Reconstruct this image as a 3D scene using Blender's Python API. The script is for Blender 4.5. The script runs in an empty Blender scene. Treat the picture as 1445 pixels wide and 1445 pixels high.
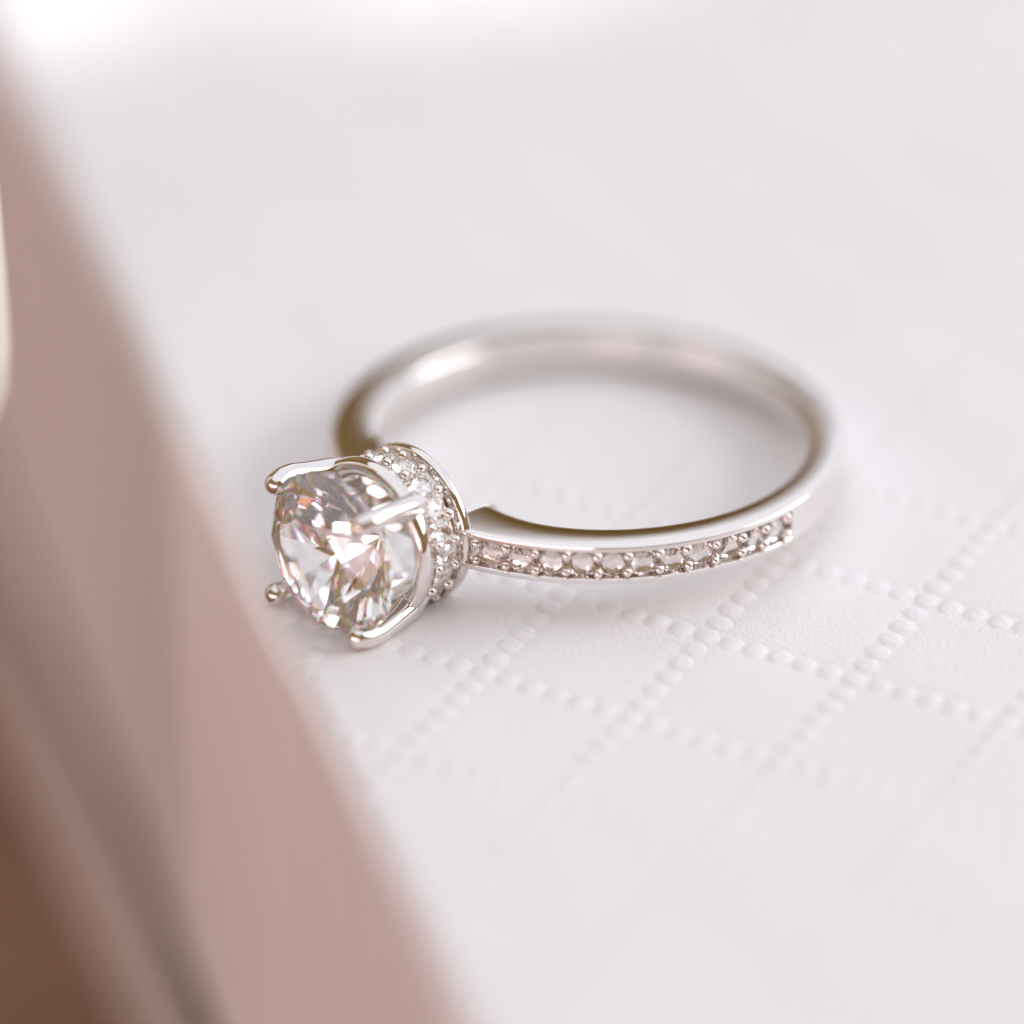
import bpy, bmesh, math, random
import numpy as np
from mathutils import Vector, Matrix

S = 0.001                      # everything below is written in millimetres
R = math.radians
rnd = random.Random(7)
sc = bpy.context.scene
col = sc.collection

# ------------------------------------------------------------------ camera
EL, DIST = R(32.0), 250.0
cam_d = bpy.data.cameras.new('camera')
cam = bpy.data.objects.new('camera', cam_d); col.objects.link(cam)
cam_pos = Vector((0, -DIST*math.cos(EL), DIST*math.sin(EL)))
cam.location = cam_pos*S
cam.rotation_euler = (math.pi/2 - EL, 0, 0)
cam_d.sensor_width = 36; cam_d.sensor_fit = 'HORIZONTAL'
cam_d.lens = 36*DIST/(1445/36.0)
cam_d.clip_start = 0.01; cam_d.clip_end = 20
cam_d.dof.use_dof = True
fpt = Vector((4.8, -8.0, 0.6))
cam_d.dof.focus_distance = ((fpt-cam_pos).dot(Vector((0, math.cos(EL), -math.sin(EL)))))*S
cam_d.dof.aperture_fstop = cam_d.lens/21.0
cam_d.dof.aperture_blades = 0
sc.camera = cam

# ------------------------------------------------------------------ light
w = bpy.data.worlds.new('World'); sc.world = w; w.use_nodes = True
bg = w.node_tree.nodes['Background']
bg.inputs[0].default_value = (0.40, 0.225, 0.065, 1); bg.inputs[1].default_value = 0.44

# a dim, uneven warm room all round
_nt = w.node_tree
_tc = _nt.nodes.new('ShaderNodeTexCoord'); _ns = _nt.nodes.new('ShaderNodeTexNoise')
_ns.inputs['Scale'].default_value = 2.6; _ns.inputs['Detail'].default_value = 3.0
_rp = _nt.nodes.new('ShaderNodeValToRGB')
_rp.color_ramp.elements[0].position = 0.36; _rp.color_ramp.elements[0].color = (0.26, 0.145, 0.045, 1)
_rp.color_ramp.elements[1].position = 0.66; _rp.color_ramp.elements[1].color = (0.82, 0.56, 0.27, 1)
_nt.links.new(_tc.outputs['Generated'], _ns.inputs['Vector']); _nt.links.new(_ns.outputs['Fac'], _rp.inputs[0])
_nt.links.new(_rp.outputs[0], bg.inputs[0])

def area(name, loc, target, sx, sy, power, color):
    l = bpy.data.lights.new(name, 'AREA'); l.shape = 'RECTANGLE'
    l.size = sx*S; l.size_y = sy*S; l.energy = power; l.color = color
    o = bpy.data.objects.new(name, l); col.objects.link(o)
    o.location = Vector(loc)*S
    o.rotation_euler = (Vector(target)-Vector(loc)).to_track_quat('-Z', 'Y').to_euler()
    return o
area('window_lamp', (420, 20, 215), (0, 0, 0), 380, 220, 1.25, (0.94, 0.945, 1.0))
area('overhead_fill', (248, 290, 686), (-12, 55, -14), 1546, 3010, 14.2, (0.755, 0.835, 1.0))  # added overhead fill, unseen source, sized for the reflections on the band
area('pink_fill', (-300, -420, 45), (-10, 0, -10), 800, 150, 1.25, (1.0, 0.72, 0.78))  # added pink fill, unseen source, tints the shaded side of the box

def spot(name, loc, target, half, power):
    l = bpy.data.lights.new(name, 'SPOT'); l.energy = power; l.spot_size = R(2*half); l.spot_blend = 1.0
    l.shadow_soft_size = 0.004; l.color = (0.95, 0.97, 1.0)
    o = bpy.data.objects.new(name, l); col.objects.link(o); o.location = Vector(loc)*S
    o.rotation_euler = (Vector(target)-Vector(loc)).to_track_quat('-Z', 'Y').to_euler()
# two added spots that brighten patches on the far part of the box top
spot('patch_spot', (330, 260, 330), (-23, 43, 0), 0.9, 8.0)
spot('patch_spot', (330, 260, 330), (-1, 48, 0), 1.0, 6.0)

vs = sc.view_settings
vs.view_transform = 'Standard'; vs.look = 'None'; vs.exposure = 0.08; vs.gamma = 1.0
vs.use_curve_mapping = False
cy = sc.cycles
cy.use_denoising = True
try: cy.denoiser = 'OPENIMAGEDENOISE'
except Exception: pass
cy.max_bounces = 28; cy.transmission_bounces = 24; cy.glossy_bounces = 16; cy.diffuse_bounces = 5
cy.transparent_max_bounces = 16
cy.caustics_reflective = True; cy.caustics_refractive = True
cy.blur_glossy = 0.4
cy.sample_clamp_indirect = 6.0

# ------------------------------------------------------------------ materials
def new_mat(name):
    m = bpy.data.materials.new(name); m.use_nodes = True
    nt = m.node_tree; b = nt.nodes['Principled BSDF']
    return m, nt, b
def N(nt, t, **kw):
    n = nt.nodes.new(t)
    for k, v in kw.items(): setattr(n, k, v)
    return n
def noise(nt, vec, scale, detail=4, rough=0.55):
    n = N(nt, 'ShaderNodeTexNoise'); n.inputs['Scale'].default_value = scale
    n.inputs['Detail'].default_value = detail; n.inputs['Roughness'].default_value = rough
    nt.links.new(vec, n.inputs['Vector']); return n
def ramp(nt, fac, stops):
    r = N(nt, 'ShaderNodeValToRGB'); e = r.color_ramp.elements
    e[0].position, e[0].color = stops[0][0], (*stops[0][1], 1)
    e[1].position, e[1].color = stops[-1][0], (*stops[-1][1], 1)
    for p, c in stops[1:-1]:
        x = e.new(p); x.color = (*c, 1)
    nt.links.new(fac, r.inputs[0]); return r
def geo_pos(nt):
    return N(nt, 'ShaderNodeNewGeometry').outputs['Position']

def paper_mat():
    m, nt, b = new_mat('white_embossed_paper')
    p = geo_pos(nt)
    n1 = noise(nt, p, 60, 3)
    c = ramp(nt, n1.outputs['Fac'], [(0.3, (0.845, 0.83, 0.835)), (0.7, (0.875, 0.865, 0.87))])
    nt.links.new(c.outputs[0], b.inputs['Base Color'])
    b.inputs['Roughness'].default_value = 0.5
    b.inputs['Specular IOR Level'].default_value = 0.4
    n2 = noise(nt, p, 5200, 3, 0.6)
    n3 = noise(nt, p, 1300, 4, 0.6)
    mx = N(nt, 'ShaderNodeMath', operation='ADD')
    nt.links.new(n2.outputs['Fac'], mx.inputs[0]); nt.links.new(n3.outputs['Fac'], mx.inputs[1])
    bp = N(nt, 'ShaderNodeBump'); bp.inputs['Strength'].default_value = 0.9
    bp.inputs['Distance'].default_value = 0.00004
    nt.links.new(mx.outputs[0], bp.inputs['Height']); nt.links.new(bp.outputs[0], b.inputs['Normal'])
    return m
def board_mat():
    m, nt, b = new_mat('white_board')
    p = geo_pos(nt); n1 = noise(nt, p, 300, 3)
    c = ramp(nt, n1.outputs['Fac'], [(0.3, (0.74, 0.70, 0.68)), (0.7, (0.80, 0.77, 0.755))])
    nt.links.new(c.outputs[0], b.inputs['Base Color']); b.inputs['Roughness'].default_value = 0.6
    return m
def metal_mat():
    m, nt, b = new_mat('white_gold')
    b.inputs['Metallic'].default_value = 1.0
    b.inputs['Base Color'].default_value = (0.83, 0.79, 0.76, 1)
    p = geo_pos(nt)
    n1 = noise(nt, p, 1800, 4)
    r = N(nt, 'ShaderNodeMapRange')
    r.inputs['To Min'].default_value = 0.035; r.inputs['To Max'].default_value = 0.10
    nt.links.new(n1.outputs['Fac'], r.inputs['Value']); nt.links.new(r.outputs[0], b.inputs['Roughness'])
    n2 = noise(nt, p, 420, 2)
    bp = N(nt, 'ShaderNodeBump'); bp.inputs['Strength'].default_value = 0.03; bp.inputs['Distance'].default_value = 0.00006
    nt.links.new(n2.outputs['Fac'], bp.inputs['Height']); nt.links.new(bp.outputs[0], b.inputs['Normal'])
    return m
def gem_mat(name, ior, spread, fire):
    m = bpy.data.materials.new(name); m.use_nodes = True; nt = m.node_tree
    for n in list(nt.nodes): nt.nodes.remove(n)
    out = N(nt, 'ShaderNodeOutputMaterial')
    k = 0.99*(1-fire); q = 0.99*fire
    parts = [((k, k, k, 1), ior)]
    if fire > 0: parts += [((q, 0, 0, 1), ior-spread), ((0, q, 0, 1), ior), ((0, 0, q, 1), ior+spread)]
    prev = None
    for colr, i in parts:
        g = N(nt, 'ShaderNodeBsdfGlass'); g.inputs['Color'].default_value = colr
        g.inputs['Roughness'].default_value = 0.0; g.inputs['IOR'].default_value = i
        if prev is None: prev = g.outputs[0]
        else:
            a = N(nt, 'ShaderNodeAddShader'); nt.links.new(prev, a.inputs[0]); nt.links.new(g.outputs[0], a.inputs[1]); prev = a.outputs[0]
    nt.links.new(prev, out.inputs['Surface'])
    return m
def wood_mat():
    m, nt, b = new_mat('brown_wood')
    p = geo_pos(nt)
    mp = N(nt, 'ShaderNodeMapping'); mp.inputs['Scale'].default_value = (14, 90, 90); mp.inputs['Rotation'].default_value = (0, 0, 0.5)
    nt.links.new(p, mp.inputs['Vector'])
    n1 = noise(nt, mp.outputs[0], 1.0, 6, 0.6)
    c = ramp(nt, n1.outputs['Fac'], [(0.3, (0.19, 0.105, 0.068)), (0.55, (0.29, 0.16, 0.10)), (0.75, (0.38, 0.22, 0.135))])
    nt.links.new(c.outputs[0], b.inputs['Base Color']); b.inputs['Roughness'].default_value = 0.45
    return m
def plain(name, c, rough):
    m, nt, b = new_mat(name); p = geo_pos(nt); n1 = noise(nt, p, 500, 3)
    r = ramp(nt, n1.outputs['Fac'], [(0.3, tuple(x*0.93 for x in c)), (0.7, c)])
    nt.links.new(r.outputs[0], b.inputs['Base Color']); b.inputs['Roughness'].default_value = rough
    return m
PAPER, BOARD, METAL = paper_mat(), board_mat(), metal_mat()
GEM = gem_mat('clear_diamond', 1.88, 0.04, 0.2)
SMALLGEM = gem_mat('small_diamond', 1.75, 0.0, 0.0)
WOOD = wood_mat()
CREAM = plain('cream_glaze', (0.84, 0.78, 0.67), 0.35)
GAP_SHADE = plain('gap_shade_paint', (0.085, 0.058, 0.048), 0.8)  # dark tone stands in for the shadow inside the lid gap

# ------------------------------------------------------------------ helpers
def tag(o, label, cat, group=None, kind=None):
    if label: o['label'] = label
    if cat: o['category'] = cat
    if group: o['group'] = group
    if kind: o['kind'] = kind
    return o
def empty(name, loc=(0, 0, 0)):
    o = bpy.data.objects.new(name, None); col.objects.link(o); o.location = Vector(loc)*S
    o.empty_display_size = 0.002
    return o
def link(name, me, mat, parent=None):
    if mat and not me.materials: me.materials.append(mat)
    o = bpy.data.objects.new(name, me); col.objects.link(o)
    if parent: o.parent = parent
    return o
def finish(bm, name, smooth_angle=35):
    """bmesh in mm -> mesh in metres, smooth with sharp edges above an angle"""
    bmesh.ops.recalc_face_normals(bm, faces=bm.faces[:])
    me = bpy.data.meshes.new(name)
    if smooth_angle is not None:
        lim = R(smooth_angle)
        for f in bm.faces: f.smooth = True
        for e in bm.edges:
            e.smooth = not (len(e.link_faces) == 2 and e.calc_face_angle(0) > lim)
    for v in bm.verts: v.co *= S
    bm.to_mesh(me); bm.free()
    return me
def loft(bm, rings, closed_ring=True, cap=True, close_path=False):
    vs_ = [[bm.verts.new(p) for p in r] for r in rings]
    n = len(rings[0]); m = len(rings)
    for i in range(m if close_path else m-1):
        a, b = vs_[i], vs_[(i+1) % m]
        for k in range(n if closed_ring else n-1):
            bm.faces.new((a[k], a[(k+1) % n], b[(k+1) % n], b[k]))
    if cap and not close_path:
        bm.faces.new(vs_[0]); bm.faces.new(vs_[-1])
    return vs_
def tube(bm, pts, radii, seg=20):
    """tube through points with round ends"""
    P = [Vector(p) for p in pts]; rings = []
    d0 = (P[1]-P[0]).normalized(); d1 = (P[-1]-P[-2]).normalized()
    path = []; 
    for k in range(5):
        a = R(88 - 88*k/5.0); path.append((P[0]-d0*radii[0]*math.sin(a), radii[0]*math.cos(a), d0))
    for i, p in enumerate(P):
        t = (P[min(i+1, len(P)-1)]-P[max(i-1, 0)]).normalized(); path.append((p, radii[i], t))
    for k in range(1, 7):
        a = R(88*k/6.0); path.append((P[-1]+d1*radii[-1]*math.sin(a), radii[-1]*math.cos(a), d1))
    ref = Vector((0, 0, 1)) if abs(d0.z) < 0.9 else Vector((0, 1, 0))
    for p, r, t in path:
        x = t.cross(ref).normalized(); y = x.cross(t)
        rings.append([p + x*(r*math.cos(2*math.pi*k/seg)) + y*(r*math.sin(2*math.pi*k/seg)) for k in range(seg)])
    loft(bm, rings)

# ------------------------------------------------------------------ table and box
BOX_H = 26.0; BASE_H = 12.5
ZT = -(BOX_H + BASE_H)
LAT_O = np.array([-1.087, -11.382])                         # a crossing of the embossed rows
LA = R(61.3 + 0.1); PITCH = 6.25
lat_a = np.array([math.cos(LA), math.sin(LA)]); lat_b = np.array([math.sin(LA), -math.cos(LA)])
EDGE = R(106.3)
d_ = np.array([math.cos(EDGE), math.sin(EDGE)])             # along the box edge, away from the camera
p_ = np.array([math.sin(EDGE), -math.cos(EDGE)])            # from the edge into the top
E0 = np.array([-9.05, -9.5])
RC = 1.3                                                    # edge rounding

def build_table():
    bm = bmesh.new()
    n = 24
    L = 2200
    vs_ = [[bm.verts.new((-L/2 + L*i/n, -L/2 + L*j/n, ZT)) for j in range(n+1)] for i in range(n+1)]
    for i in range(n):
        for j in range(n):
            bm.faces.new((vs_[i][j], vs_[i+1][j], vs_[i+1][j+1], vs_[i][j+1]))
    o = link('table', finish(bm, 'table'), WOOD)
    tag(o, 'brown wooden table top under the white box', 'table', kind='structure')
build_table()

def emboss(X, Y):
    """height (mm) of the embossed dot rows over the plan position"""
    dx, dy = X-LAT_O[0], Y-LAT_O[1]
    i = (dx*lat_a[0]+dy*lat_a[1])/PITCH
    j = (dx*lat_b[0]+dy*lat_b[1])/PITCH
    h = np.zeros_like(X)
    groove = np.zeros_like(X)
    for (u, v, kk) in ((i, j, 0), (j, i, 1)):
        off = (v-np.round(v))*PITCH                       # distance across the row
        q = u*6.0; qn = np.round(q)
        al = (q-qn)*PITCH/6.0
        cell = (qn*12.9898 + np.round(v)*78.233 + kk*37.7)
        jit = np.modf(np.abs(np.sin(cell)*43758.5453))[0]
        rad = 0.485+0.03*(jit-0.5)
        j2 = np.modf(np.abs(np.sin(cell*1.7+4.1)*24634.6345))[0]
        r = np.sqrt(((off+0.05*(j2-0.5))*0.97)**2+((al+0.06*(jit-0.5))*1.04)**2)/rad
        dome = np.clip(1-r**2.6, 0, 1)**0.75
        h = np.maximum(h, dome*(0.088+0.022*(jit-0.5)))
        groove = np.maximum(groove, np.exp(-(off/0.62)**4))
    return h - 0.03*groove

def build_box():
    root = empty('gift_box', (E0[0]+20*p_[0], E0[1]+20*p_[1], ZT))
    tag(root, 'white lidded paper box embossed with a lattice of dots, under the ring', 'box')
    # ---- lid: one continuous sheet, top rolled over the edge and down the side
    s_top = np.concatenate([np.arange(RC, 40, 0.085), np.arange(40, 72, 0.17), np.arange(72, 110.1, 0.7)])
    t_ax = np.concatenate([np.arange(-62, -26, 0.17), np.arange(-26, 30, 0.085), np.arange(30, 76, 0.17), np.arange(76, 120.1, 0.6)])
    arc = np.linspace(math.pi/2, math.pi, 16)[1:]
    side = np.concatenate([np.linspace(RC, 14, 24)[1:], np.linspace(14, BOX_H, 16)[1:]])
    prof = [(s, 0.0, 0, 1) for s in s_top[::-1]]
    prof += [(RC+RC*math.cos(a), -RC+RC*math.sin(a), math.cos(a), math.sin(a)) for a in arc]
    prof += [(0.0, -z, -1, 0) for z in side]
    prof += [(0.08, -BOX_H-0.08, -0.7, -0.7), (0.32, -BOX_H-0.08, 0, -1), (0.34, -BOX_H+2, 1, 0), (0.34, -4, 1, 0)]
    P = np.array(prof)
    s, z, ns, nz = (P[:, k][:, None] for k in range(4))
    t = t_ax[None, :]
    X = E0[0]+s*p_[0]+t*d_[0]; Y = E0[1]+s*p_[1]+t*d_[1]
    Z = np.broadcast_to(z, X.shape).copy()
    h = emboss(X, Y)
    fade = np.clip((s-0.15)/0.7, 0, 1)*(P[:, 2][:, None] > -0.85)
    wave = 0.05*np.sin(X*0.21+0.7)*np.sin(Y*0.17+1.1) + 0.02*np.sin(X*0.9+Y*0.5)
    h = h*fade*np.clip((74-s)/6, 0, 1)*np.clip((78-t)/6, 0, 1) + wave*np.clip((s-RC)/3, 0, 1)
    edge_w = 0.12*np.sin(t*0.13+0.4)+0.05*np.sin(t*0.41)     # the wrapped edge is not perfectly straight
    rip = 0.03*np.sin(t*0.45+z*0.21)*np.sin(z*0.33+t*0.07)+0.008*np.sin(t*1.1-z*0.6)
    h2 = (edge_w+rip*np.clip(-z/4, 0, 1))*(P[:, 2][:, None] < -0.05)
    X += ns*p_[0]*(h+h2); Y += ns*p_[1]*(h+h2); Z += nz*h
    nr, nc = X.shape
    co = np.stack([X, Y, Z], -1).reshape(-1, 3)*S
    idx = np.arange(nr*nc).reshape(nr, nc)
    q = np.stack([idx[:-1, :-1], idx[:-1, 1:], idx[1:, 1:], idx[1:, :-1]], -1).reshape(-1, 4)
    me = bpy.data.meshes.new('lid')
    me.vertices.add(len(co)); me.vertices.foreach_set('co', co.astype(np.float32).ravel())
    me.loops.add(q.size); me.loops.foreach_set('vertex_index', q.astype(np.int32).ravel())
    me.polygons.add(len(q)); me.polygons.foreach_set('loop_start', (np.arange(len(q))*4).astype(np.int32))
    me.polygons.foreach_set('use_smooth', np.ones(len(q), dtype=bool))
    me.update(calc_edges=True); me.validate()
    lid = link('lid', me, PAPER, root); lid.matrix_parent_inverse = Matrix.Translation(-root.location)
    # ---- dark strip painted as the shade in the gap under the lid, and base
    def block(name, mat, s0, s1, t0, t1, z0, z1, bev):
        bm = bmesh.new(); vs_ = []
        for zz in (z0, z1):
            for (a, b) in ((s0, t0), (s1, t0), (s1, t1), (s0, t1)):
                g = E0+a*p_+b*d_; vs_.append(bm.verts.new((g[0], g[1], zz)))
        for f in ((3, 2, 1, 0), (4, 5, 6, 7), (0, 1, 5, 4), (1, 2, 6, 5), (2, 3, 7, 6), (3, 0, 4, 7)):
            bm.faces.new([vs_[k] for k in f])
        bmesh.ops.bevel(bm, geom=bm.edges[:], offset=bev, segments=4, affect='EDGES', clamp_overlap=True)
        o = link(name, finish(bm, name), mat, root); o.matrix_parent_inverse = Matrix.Translation(-root.location)
        return o
    n_ = block('gap_shade_strip', GAP_SHADE, 0.42, 108, -60, 118, ZT+3, -BOX_H+4, 0.2)
    n_['label'] = 'dark strip standing in for the shade in the gap under the lid'
    block('base', BOARD, 0.1, 110, -62, 120, ZT, -BOX_H-4.6, 0.25)
build_box()

# ------------------------------------------------------------------ ring
TAU, ROLL = R(4.2), R(3.0); AZ = R(223.6)
c_plan = (2.95, 1.9)
e1 = Vector((math.cos(AZ)*math.cos(TAU), math.sin(AZ)*math.cos(TAU), math.sin(TAU)))
e2 = Vector((-math.sin(AZ), math.cos(AZ), 0))
e3 = e1.cross(e2)
e2, e3 = e2*math.cos(ROLL)+e3*math.sin(ROLL), e3*math.cos(ROLL)-e2*math.sin(ROLL)
RIN, ROUT, HW = 8.1, 10.0, 0.80
ZC = 0.03 - min((e1*math.cos(R(a))+e2*math.sin(R(a))).z*ROUT - e3.z*HW for a in range(20, 341))
ring = empty('diamond_ring')
ring.matrix_world = Matrix.Translation(Vector((c_plan[0], c_plan[1], ZC))*S) @ Matrix((e1, e2, e3)).transposed().to_4x4()
tag(ring, 'white gold ring with a round diamond lying on the white box', 'ring')

# ring frame: x = towards the big stone, z = ring axis
def pol(r, a, z): return Vector((r*math.cos(a), r*math.sin(a), z))
A0, A1 = 12.0, 348.0
STEP = 6.85; B0 = 20.5; NST = 11
PAVE_END = B0 + NST*STEP + 1.5

DOME = 0.065
def section(groove, wscale=1.0):
    hw = HW
    pts = []
    # inner wall, comfort curve from bottom to top
    ri, rx = 0.28, 0.45
    for k in range(6):                       # lower inner corner
        a = R(270 - 90*k/5.0); pts.append((RIN+0.1+rx+rx*math.cos(a), -hw+ri+ri*math.sin(a)))
    for zz in (-0.25, 0, 0.25): pts.append((RIN + 0.1 - 0.05*(1-(zz/0.46)**2), zz))
    for k in range(6):
        a = R(180 - 90*k/5.0); pts.append((RIN+0.1+rx+rx*math.cos(a), hw-ri+ri*math.sin(a)))
    for f in (0.15, 0.3, 0.45, 0.6, 0.75, 0.9): pts.append((RIN+0.1+rx+(ROUT-0.09-RIN-0.1-rx)*f, hw-DOME*(f-0.5)**2+DOME*0.25))
    ro = 0.09
    for k in range(4):
        a = R(90 - 90*k/3.0); pts.append((ROUT-ro+ro*math.cos(a), hw-ro+ro*math.sin(a)))
    zi = 0.555
    g = groove
    pts += [(ROUT+0.005, zi+0.03), (ROUT-0.03*(g > 0), zi), (ROUT-g*0.9, zi-0.06), (ROUT-g, 0.3), (ROUT-g, 0), (ROUT-g, -0.3),
            (ROUT-g*0.9, -zi+0.06), (ROUT-0.03*(g > 0), -zi), (ROUT+0.005, -zi-0.03)]
    for k in range(4):
        a = R(0 - 90*k/3.0); pts.append((ROUT-ro+ro*math.cos(a), -hw+ro+ro*math.sin(a)))
    for f in (0.9, 0.75, 0.6, 0.45, 0.3, 0.15): pts.append((RIN+0.1+rx+(ROUT-0.09-RIN-0.1-rx)*f, -hw+DOME*(f-0.5)**2-DOME*0.25))
    return pts
def build_shank():
    bm = bmesh.new()
    angs = []
    def add(a, b, n, g):
        for k in range(n+1): angs.append((a+(b-a)*k/n, g))
    G = 0.34
    add(A0, 16.6, 8, 0.0); add(16.9, PAVE_END, 110, G); add(PAVE_END+0.25, 360-PAVE_END-0.25, 200, 0.0)
    add(360-PAVE_END, 360-16.9, 110, G); add(360-16.6, A1, 6, 0.0)
    def rin(a):                          # the shank grows thicker towards the head
        t = min(a, 360-a)
        return ROUT-(1.63+0.42*math.cos(R(t))+1.35*math.exp(-(t/22.0)**2))
    def place(r, z, a, i):
        k = (ROUT-rin(a))/(ROUT-RIN)
        r = ROUT-(ROUT-r)*k if r < ROUT-0.5 else r
        cut = math.degrees(math.asin(2.0/r))     # both arms end in a flat cut beside the head
        aa = max(a, cut+0.01*i) if a < 180 else min(a, 360-cut-0.01*(len(angs)-1-i))
        return pol(r, R(aa), z)
    rings = [[place(r, z, a, i) for r, z in section(g)] for i, (a, g) in enumerate(angs)]
    loft(bm, rings)
    return link('shank', finish(bm, 'shank', 28), METAL, ring)
shank = build_shank()

def brilliant_mesh(name, rad, table=0.56, crown=0.30, pav=0.86, gir=0.05):
    """round brilliant, table towards +x, girdle at x = 0"""
    V = []; F = []
    def pt(r, deg, h): V.append((h*rad, r*rad*math.cos(R(deg)), r*rad*math.sin(R(deg)))); return len(V)-1
    hg = gir/2
    T = [pt(table, 45*k, hg+crown) for k in range(8)]
    rs = 0.80
    zs = hg + crown*(1-rs*math.cos(R(22.5)))/(1-table)
    St = [pt(rs, 22.5+45*k, zs) for k in range(8)]
    GU = [pt(1, 22.5*k, hg) for k in range(16)]
    GL = [pt(1, 22.5*k, -hg) for k in range(16)]
    rp = 0.25
    zp = -hg - pav*(1-rp*math.cos(R(22.5)))
    Pp = [pt(rp, 22.5+45*k, zp) for k in range(8)]
    C = pt(0, 0, -hg-pav)
    F.append(T)
    for k in range(8):
        n = (k+1) % 8
        F.append((T[k], St[k], T[n]))
        F.append((T[k], St[k-1], GU[2*k], St[k]))
        F.append((St[k], GU[2*k], GU[2*k+1])); F.append((St[k], GU[2*k+1], GU[(2*k+2) % 16]))
        F.append((C, Pp[k-1], GL[2*k], Pp[k]))
        F.append((Pp[k], GL[2*k+1], GL[2*k])); F.append((Pp[k], GL[(2*k+2) % 16], GL[2*k+1]))
    for k in range(16):
        n = (k+1) % 16
        F.append((GU[k], GL[k], GL[n], GU[n]))
    bm = bmesh.new(); vs_ = [bm.verts.new(v) for v in V]
    for f in F: bm.faces.new([vs_[i] for i in f])
    return finish(bm, name, None)
def bead_mesh():
    bm = bmesh.new()
    bmesh.ops.create_uvsphere(bm, u_segments=14, v_segments=9, radius=1.0)
    for v in bm.verts: v.co = Vector((v.co.x*0.25, v.co.y*0.22, v.co.z*0.21))
    return finish(bm, 'bead', 80)
BEAD = bead_mesh()
ACC = brilliant_mesh('accent_stone', 0.545, table=0.48, crown=0.34, pav=0.80)
for sgn in (1, -1):
    for k in range(NST+1):
        a = R(B0 + k*STEP)*sgn
        for zz in (0.36, -0.33):
            o = link('bead', BEAD, METAL, shank)
            o.matrix_local = Matrix.Translation(pol(9.90+rnd.uniform(-.03, .03), a+rnd.uniform(-.004, .004), zz+rnd.uniform(-.03, .03))*S) @ Matrix.Rotation(a+rnd.uniform(-.15, .15), 4, 'Z') @ Matrix.Diagonal((1, rnd.uniform(.85, 1.2), rnd.uniform(.9, 1.25), 1))
        if k < NST:
            am = R(B0 + (k+0.5)*STEP)*sgn
            o = link('accent_stone', ACC, SMALLGEM, shank)
            o.matrix_local = Matrix.Translation(pol(9.80, am, 0)*S) @ Matrix.Rotation(am+rnd.uniform(-.05, .05), 4, 'Z') @ Matrix.Rotation(rnd.uniform(-.05, .05), 4, 'Y') @ Matrix.Rotation(rnd.uniform(0, 1), 4, 'X')

# ---- drum (hidden halo) under the stone
DX0, DX1 = 9.10, 11.85
def build_drum():
    prof = [(DX0, 2.45), (DX0, 3.02)]
    for k in range(1, 9):
        a = R(180-180*k/9.0); prof.append((DX0+0.22+0.22*math.cos(a), 3.02+0.13*math.sin(a)))
    prof += [(DX0+0.45, 3.0), (DX0+0.48, 2.72), (DX0+0.9, 2.70), (DX1-1.1, 2.70), (DX1-0.72, 2.72), (DX1-0.69, 3.0)]
    for k in range(0, 11):
        a = R(180-200*k/10.0); prof.append((DX1-0.33+0.37*math.cos(a), 3.03+0.25*math.sin(a)))
    prof += [(DX1-0.05, 2.75), (DX1-0.25, 2.55), (DX1-0.8, 2.45)]
    bm = bmesh.new(); n = 120
    rings = [[Vector((x, r*math.cos(2*math.pi*k/n), r*math.sin(2*math.pi*k/n))) for x, r in prof] for k in range(n)]
    loft(bm, rings, cap=False, close_path=True)
    return link('gallery', finish(bm, 'gallery', 35), METAL, ring)
gal = build_drum()
def build_bridge():
    bm = bmesh.new()
    rings = []
    for k in range(9):
        y = -2.6+5.2*k/8.0
        rings.append([(9.25, y, -0.55), (9.25, y, 0.55), (9.65, y, 0.55), (9.65, y, -0.55)])
    loft(bm, [[Vector(p) for p in r] for r in rings])
    return link('bridge', finish(bm, 'bridge'), METAL, ring)
build_bridge()
NH = 18
xm = (DX0+0.46+DX1-0.70)/2
ACH = brilliant_mesh('halo_stone', 0.47, crown=0.28, pav=0.6)
for k in range(NH):
    ph = 2*math.pi*(k+0.5)/NH
    o = link('accent_stone', ACH, SMALLGEM, gal)
    o.matrix_local = Matrix.Rotation(ph, 4, 'X') @ Matrix.Translation(Vector((xm, 0, 2.93))*S) @ Matrix.Rotation(-math.pi/2, 4, 'Y') @ Matrix.Rotation(rnd.uniform(0, 1), 4, 'X')
    ph2 = 2*math.pi*k/NH
    for dx in (-0.42, 0.42):
        o = link('bead', BEAD, METAL, gal)
        o.matrix_local = Matrix.Rotation(ph2+rnd.uniform(-.02, .02), 4, 'X') @ Matrix.Translation(Vector((xm+dx, 0, 2.97))*S) @ Matrix.Rotation(-math.pi/2, 4, 'Y') @ Matrix.Diagonal((1, rnd.uniform(.85, 1.15), rnd.uniform(.85, 1.15), 1))

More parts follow.
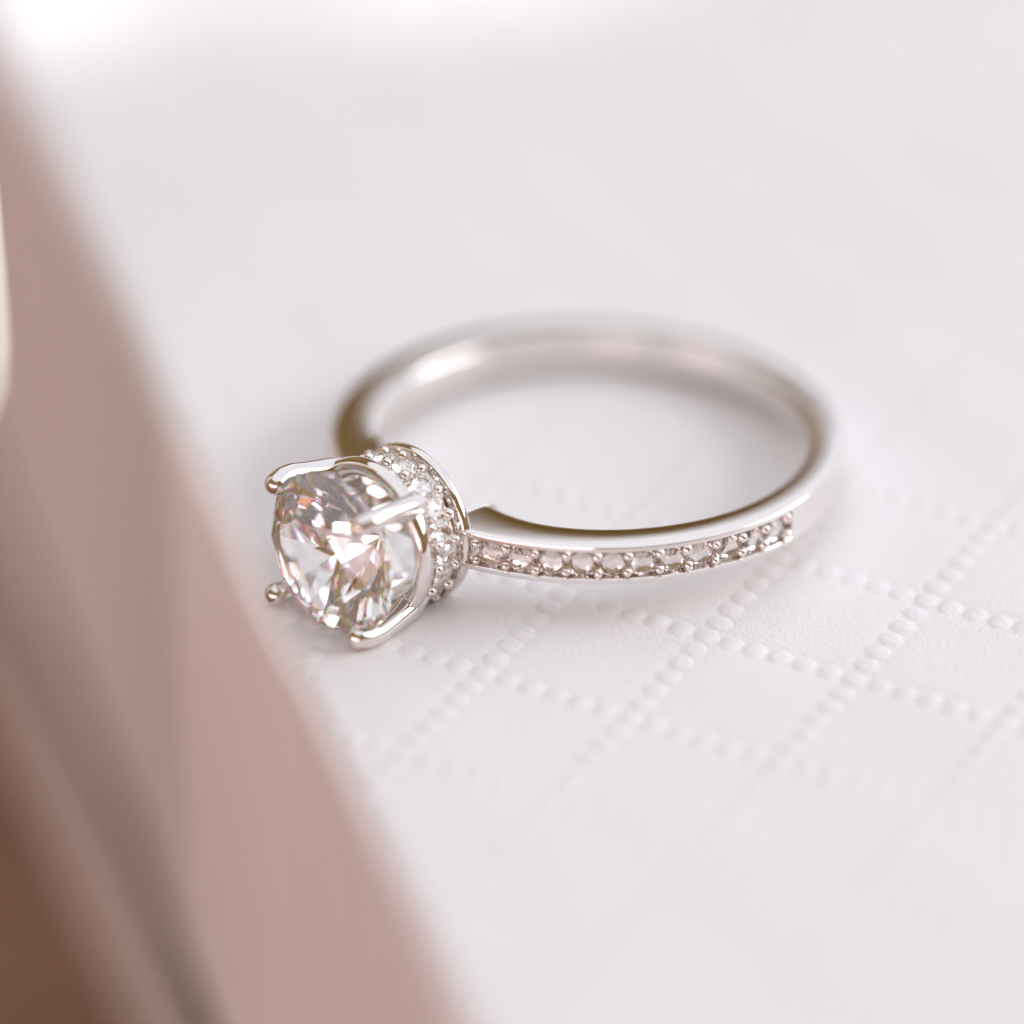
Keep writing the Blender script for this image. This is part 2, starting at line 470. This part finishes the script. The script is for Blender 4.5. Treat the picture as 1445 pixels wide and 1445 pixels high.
# ---- prongs
GX = 13.55
for (sy, sz, dr, dx) in ((1, 1, 0, 0), (1, -1, 0.02, 0.05), (-1, 1, 0.05, 0), (-1, -1, 0.0, 0.05)):
    bm = bmesh.new()
    dirv = Vector((0, sy, sz)).normalized()
    pts = []; rad = []
    for x, r, w_ in ((10.9, 2.80, 0.45), (11.4, 2.95, 0.56), (11.8, 3.07, 0.52), (12.3, 3.22, 0.46), (12.9, 3.36, 0.435), (13.4, 3.44+dr, 0.43), (13.9, 3.42+dr, 0.45), (14.25+dx, 3.30+dr, 0.45)):
        pts.append(Vector((x, 0, 0))+dirv*r); rad.append(w_)
    tube(bm, pts, rad, 24)
    link('prong', finish(bm, 'prong', 60), METAL, ring)

# ---- centre stone
stone = link('center_stone', brilliant_mesh('center_stone', 3.35, table=0.57, crown=0.30, pav=0.83, gir=0.05), GEM, ring)
stone.matrix_local = Matrix.Translation(Vector((GX, 0, 0))*S) @ Matrix.Rotation(R(22), 4, 'X')
stone['label'] = 'large clear round brilliant diamond'

# ------------------------------------------------------------------ cream bud vase at the left, only its side enters the picture
def build_vase():
    bm = bmesh.new(); n = 48
    prof = [(0, 0), (5.6, 0), (6.0, 0.5), (5.6, 1.4), (3.2, 3.4), (2.5, 6), (2.2, 14), (2.2, 28), (2.6, 36), (3.5, 39.4), (4.4, 40.9), (4.85, 42.2), (5.0, 44), (4.95, 47), (4.85, 51), (4.75, 55), (4.7, 60),
            (4.7, 66), (5.1, 70), (5.2, 70.6), (4.8, 70.6), (4.2, 66), (4.1, 58), (4.2, 45), (0, 43)]
    prof = [(r, z if z < 10 else z-ZT-35-2.7) for r, z in prof]
    rings = [[Vector((max(r, 0.01)*math.cos(2*math.pi*k/n), max(r, 0.01)*math.sin(2*math.pi*k/n), z)) for k in range(n)] for r, z in prof]
    loft(bm, rings, cap=False)
    o = link('bud_vase', finish(bm, 'bud_vase', 60), CREAM)
    o.location = Vector((-19.55-5.0, 2.0, ZT+0.02))*S
    tag(o, 'cream glazed bud vase on a slim stem beside the shaded side of the box', 'vase')
build_vase()
